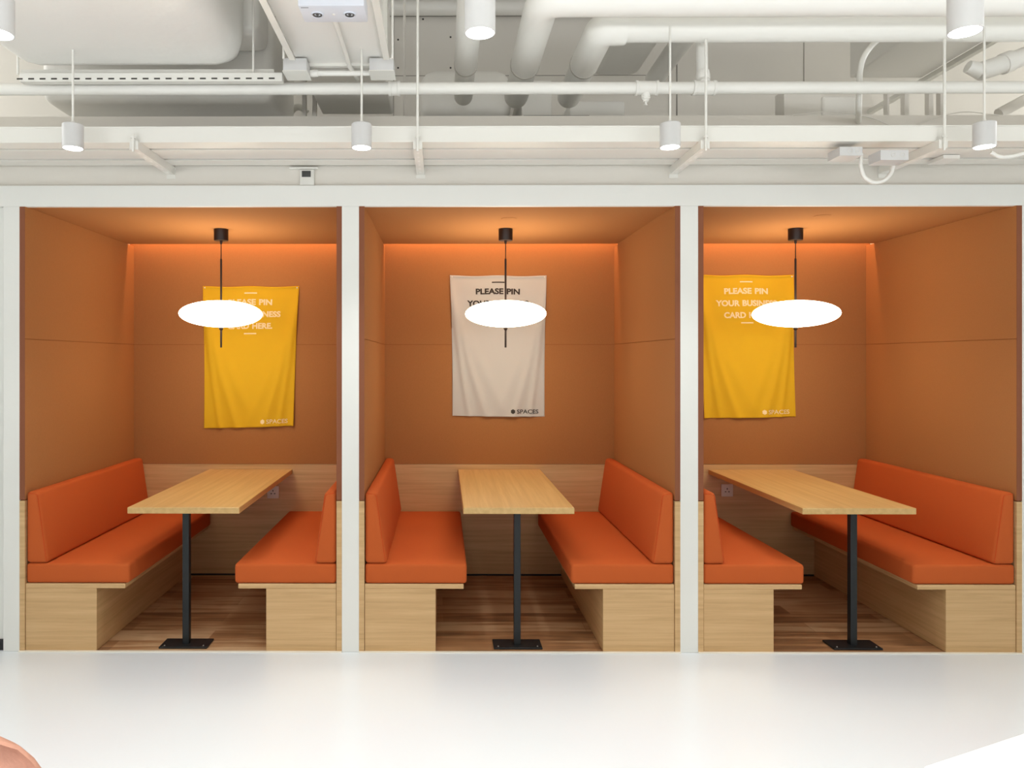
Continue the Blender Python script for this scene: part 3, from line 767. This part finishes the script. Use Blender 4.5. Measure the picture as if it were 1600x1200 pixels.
# conduit boxes
def cbox(pa, pb, pt, pbm, y, dep, lb):
    x0, x1 = ax(pa, y), ax(pb, y); z0, z1 = az(pbm, y, 1400), az(pt, y, 1400)
    r = thing('junction_box', lb, 'junction box', ((x0+x1)/2, y, z0), 'junction boxes under the trunking')
    obj('casing', B(x0, x1, y, y+dep, z0, z1, bev=.002), 'lampbody', r, smooth=False)
    bm = bmesh.new()
    for f in (.45, .78): lathe(bm, [(.0085, -.0006), (.0095, -.0015), (.0105, -.0006)], (x0+(x1-x0)*f, y, (z0+z1)/2), 16, 'y')
    obj('knockout', bm, 'plenum', r)
    return x0, x1, z0, z1
cbox(1312, 1348, 229, 243, 3.50-DF, .11, 'small white junction box above the left end of the conduit loop')
cbox(1376, 1420, 234, 250, 3.44-DF, .10, 'larger white junction box at the end of the right support arm')
yk = 3.56-DF
bm = bmesh.new()
pts = [at(1346, 240, yk), at(1344.5, 258, yk), at(1349, 276, yk), at(1364, 286, yk), at(1381, 283, yk), at(1392, 272, yk), at(1398, 250, yk)]
tube(bm, fillet(pts, .05, 5), .0095, 12)
tag(obj('conduit', bm, 'pipe'), 'looped white flexible conduit hanging between the two junction boxes', 'conduit')
bm = bmesh.new(); yk = 3.46-DF
tube(bm, fillet([at(1548, 238, yk), at(1562, 246, yk), at(1585, 244, yk), at(1625, 232, yk)], .2), .0085, 12)
box(bm, ax(1532, yk), ax(1560, yk), -.2, -.08, ZS-.02, ZS-.002)
tag(obj('conduit', bm, 'pipe'), 'flexible white conduit drooping under the trunking at the right edge', 'conduit')

# ------------------------------------------------------------------ foreground white table and pink chair
ang = math.radians(23.7)
cz = .74
Yc = (EYE-cz)*F/(1197-CY)-DF; c = Vector((ax(1436, Yc), Yc, cz))
ex, ey = Vector((math.cos(ang), math.sin(ang), 0)), Vector((math.sin(ang), -math.cos(ang), 0))
mt = Matrix.Translation(c) @ Matrix.Rotation(ang, 4, 'Z')
r = thing('white_table', 'white laminate tabletop corner at the lower right of the picture', 'table', (c.x+.6*ex.x+.3*ey.x, c.y+.6*ex.y+.3*ey.y, 0))
bm = bmesh.new(); box(bm, 0, 1.3, -.65, 0, -.03, 0, mtx=None)
es = [e for e in bm.edges if abs(e.verts[0].co.z-e.verts[1].co.z) > .01]
bmesh.ops.bevel(bm, geom=es, offset=.02, segments=5, profile=.5, affect='EDGES')
bmesh.ops.bevel(bm, geom=[e for e in bm.edges if len(e.link_faces) == 2 and e.calc_face_angle(0) > 1], offset=.003, segments=2, profile=.5, affect='EDGES')
bmesh.ops.transform(bm, matrix=mt, verts=bm.verts[:])
obj('tabletop', bm, 'tabletop', r, angle=50)
for lx, ly in ((.08, -.08), (1.22, -.08), (.08, -.57), (1.22, -.57)):
    p = mt @ Vector((lx, ly, 0))
    bm = bmesh.new(); tube(bm, [(p.x, p.y, 0.001), (p.x, p.y, cz-.03)], [.014, .02], 16)
    obj('leg', bm, 'tabletop', r)

# pink shell chair: only the top corner of its backrest shows
zc = .80
yb_ = (EYE-zc)*F/(1156-CY)-DF+.06
xr_ = ax(66, yb_, 1190)+.03
r = thing('dining_chair', 'pink leather shell chair, only its rounded backrest corner showing at the lower left', 'chair', (xr_-.22, yb_-.25, 0))
def shell():
    bm = bmesh.new(); nu, nv = 28, 30
    def P(s, t, off):
        # s -1..1 across, t 0..1 from seat front to the top of the back
        if t < .5:
            k = t/.5; y = -.46+.40*k; z = .45-.03*math.sin(PI*k*.8)
        else:
            k = (t-.5)/.5; y = -.06+.06*math.sin(k*PI/2); z = .425+(zc-.425)*k
        k2 = max(0, (t-.45)/.55)
        hw = .215 - .02*k2
        # rounded top corners
        top = zc-.13
        if z > top:
            d = (z-top)/.13; hw2 = hw-.12*(1-math.sqrt(max(0, 1-d*d)))
        else: hw2 = hw
        x = s*hw2
        y += -.06*(s*s)*k2*1.0 + .0
        z += .02*s*s*(1-k2)
        return Vector((xr_-.195+x, yb_+y+off*(.012 if k2 > .3 else 0), z-off*(.012 if k2 <= .3 else 0)))
    g = [[[bm.verts.new(P(-1+2*i/nu, j/nv, o)) for i in range(nu+1)] for j in range(nv+1)] for o in (0, 1)]
    for j in range(nv):
        for i in range(nu):
            bm.faces.new((g[0][j][i], g[0][j][i+1], g[0][j+1][i+1], g[0][j+1][i]))
            bm.faces.new((g[1][j][i], g[1][j+1][i], g[1][j+1][i+1], g[1][j][i+1]))
    for i in range(nu):
        for j in (0, nv): bm.faces.new((g[0][j][i], g[0][j][i+1], g[1][j][i+1], g[1][j][i]))
    for j in range(nv):
        for i in (0, nu): bm.faces.new((g[0][j][i], g[0][j+1][i], g[1][j+1][i], g[1][j][i]))
    return bm
obj('shell', shell(), 'pink', r, angle=60)
for sx in (-1, 1):
    for yy in (-.40, -.08):
        bm = bmesh.new(); tube(bm, [(xr_-.195+sx*.20, yb_+yy+(.06 if yy > -.2 else -.03), .001), (xr_-.195+sx*.14, yb_+yy, .42)], [.009, .013], 12)
        obj('leg', bm, 'black', r)
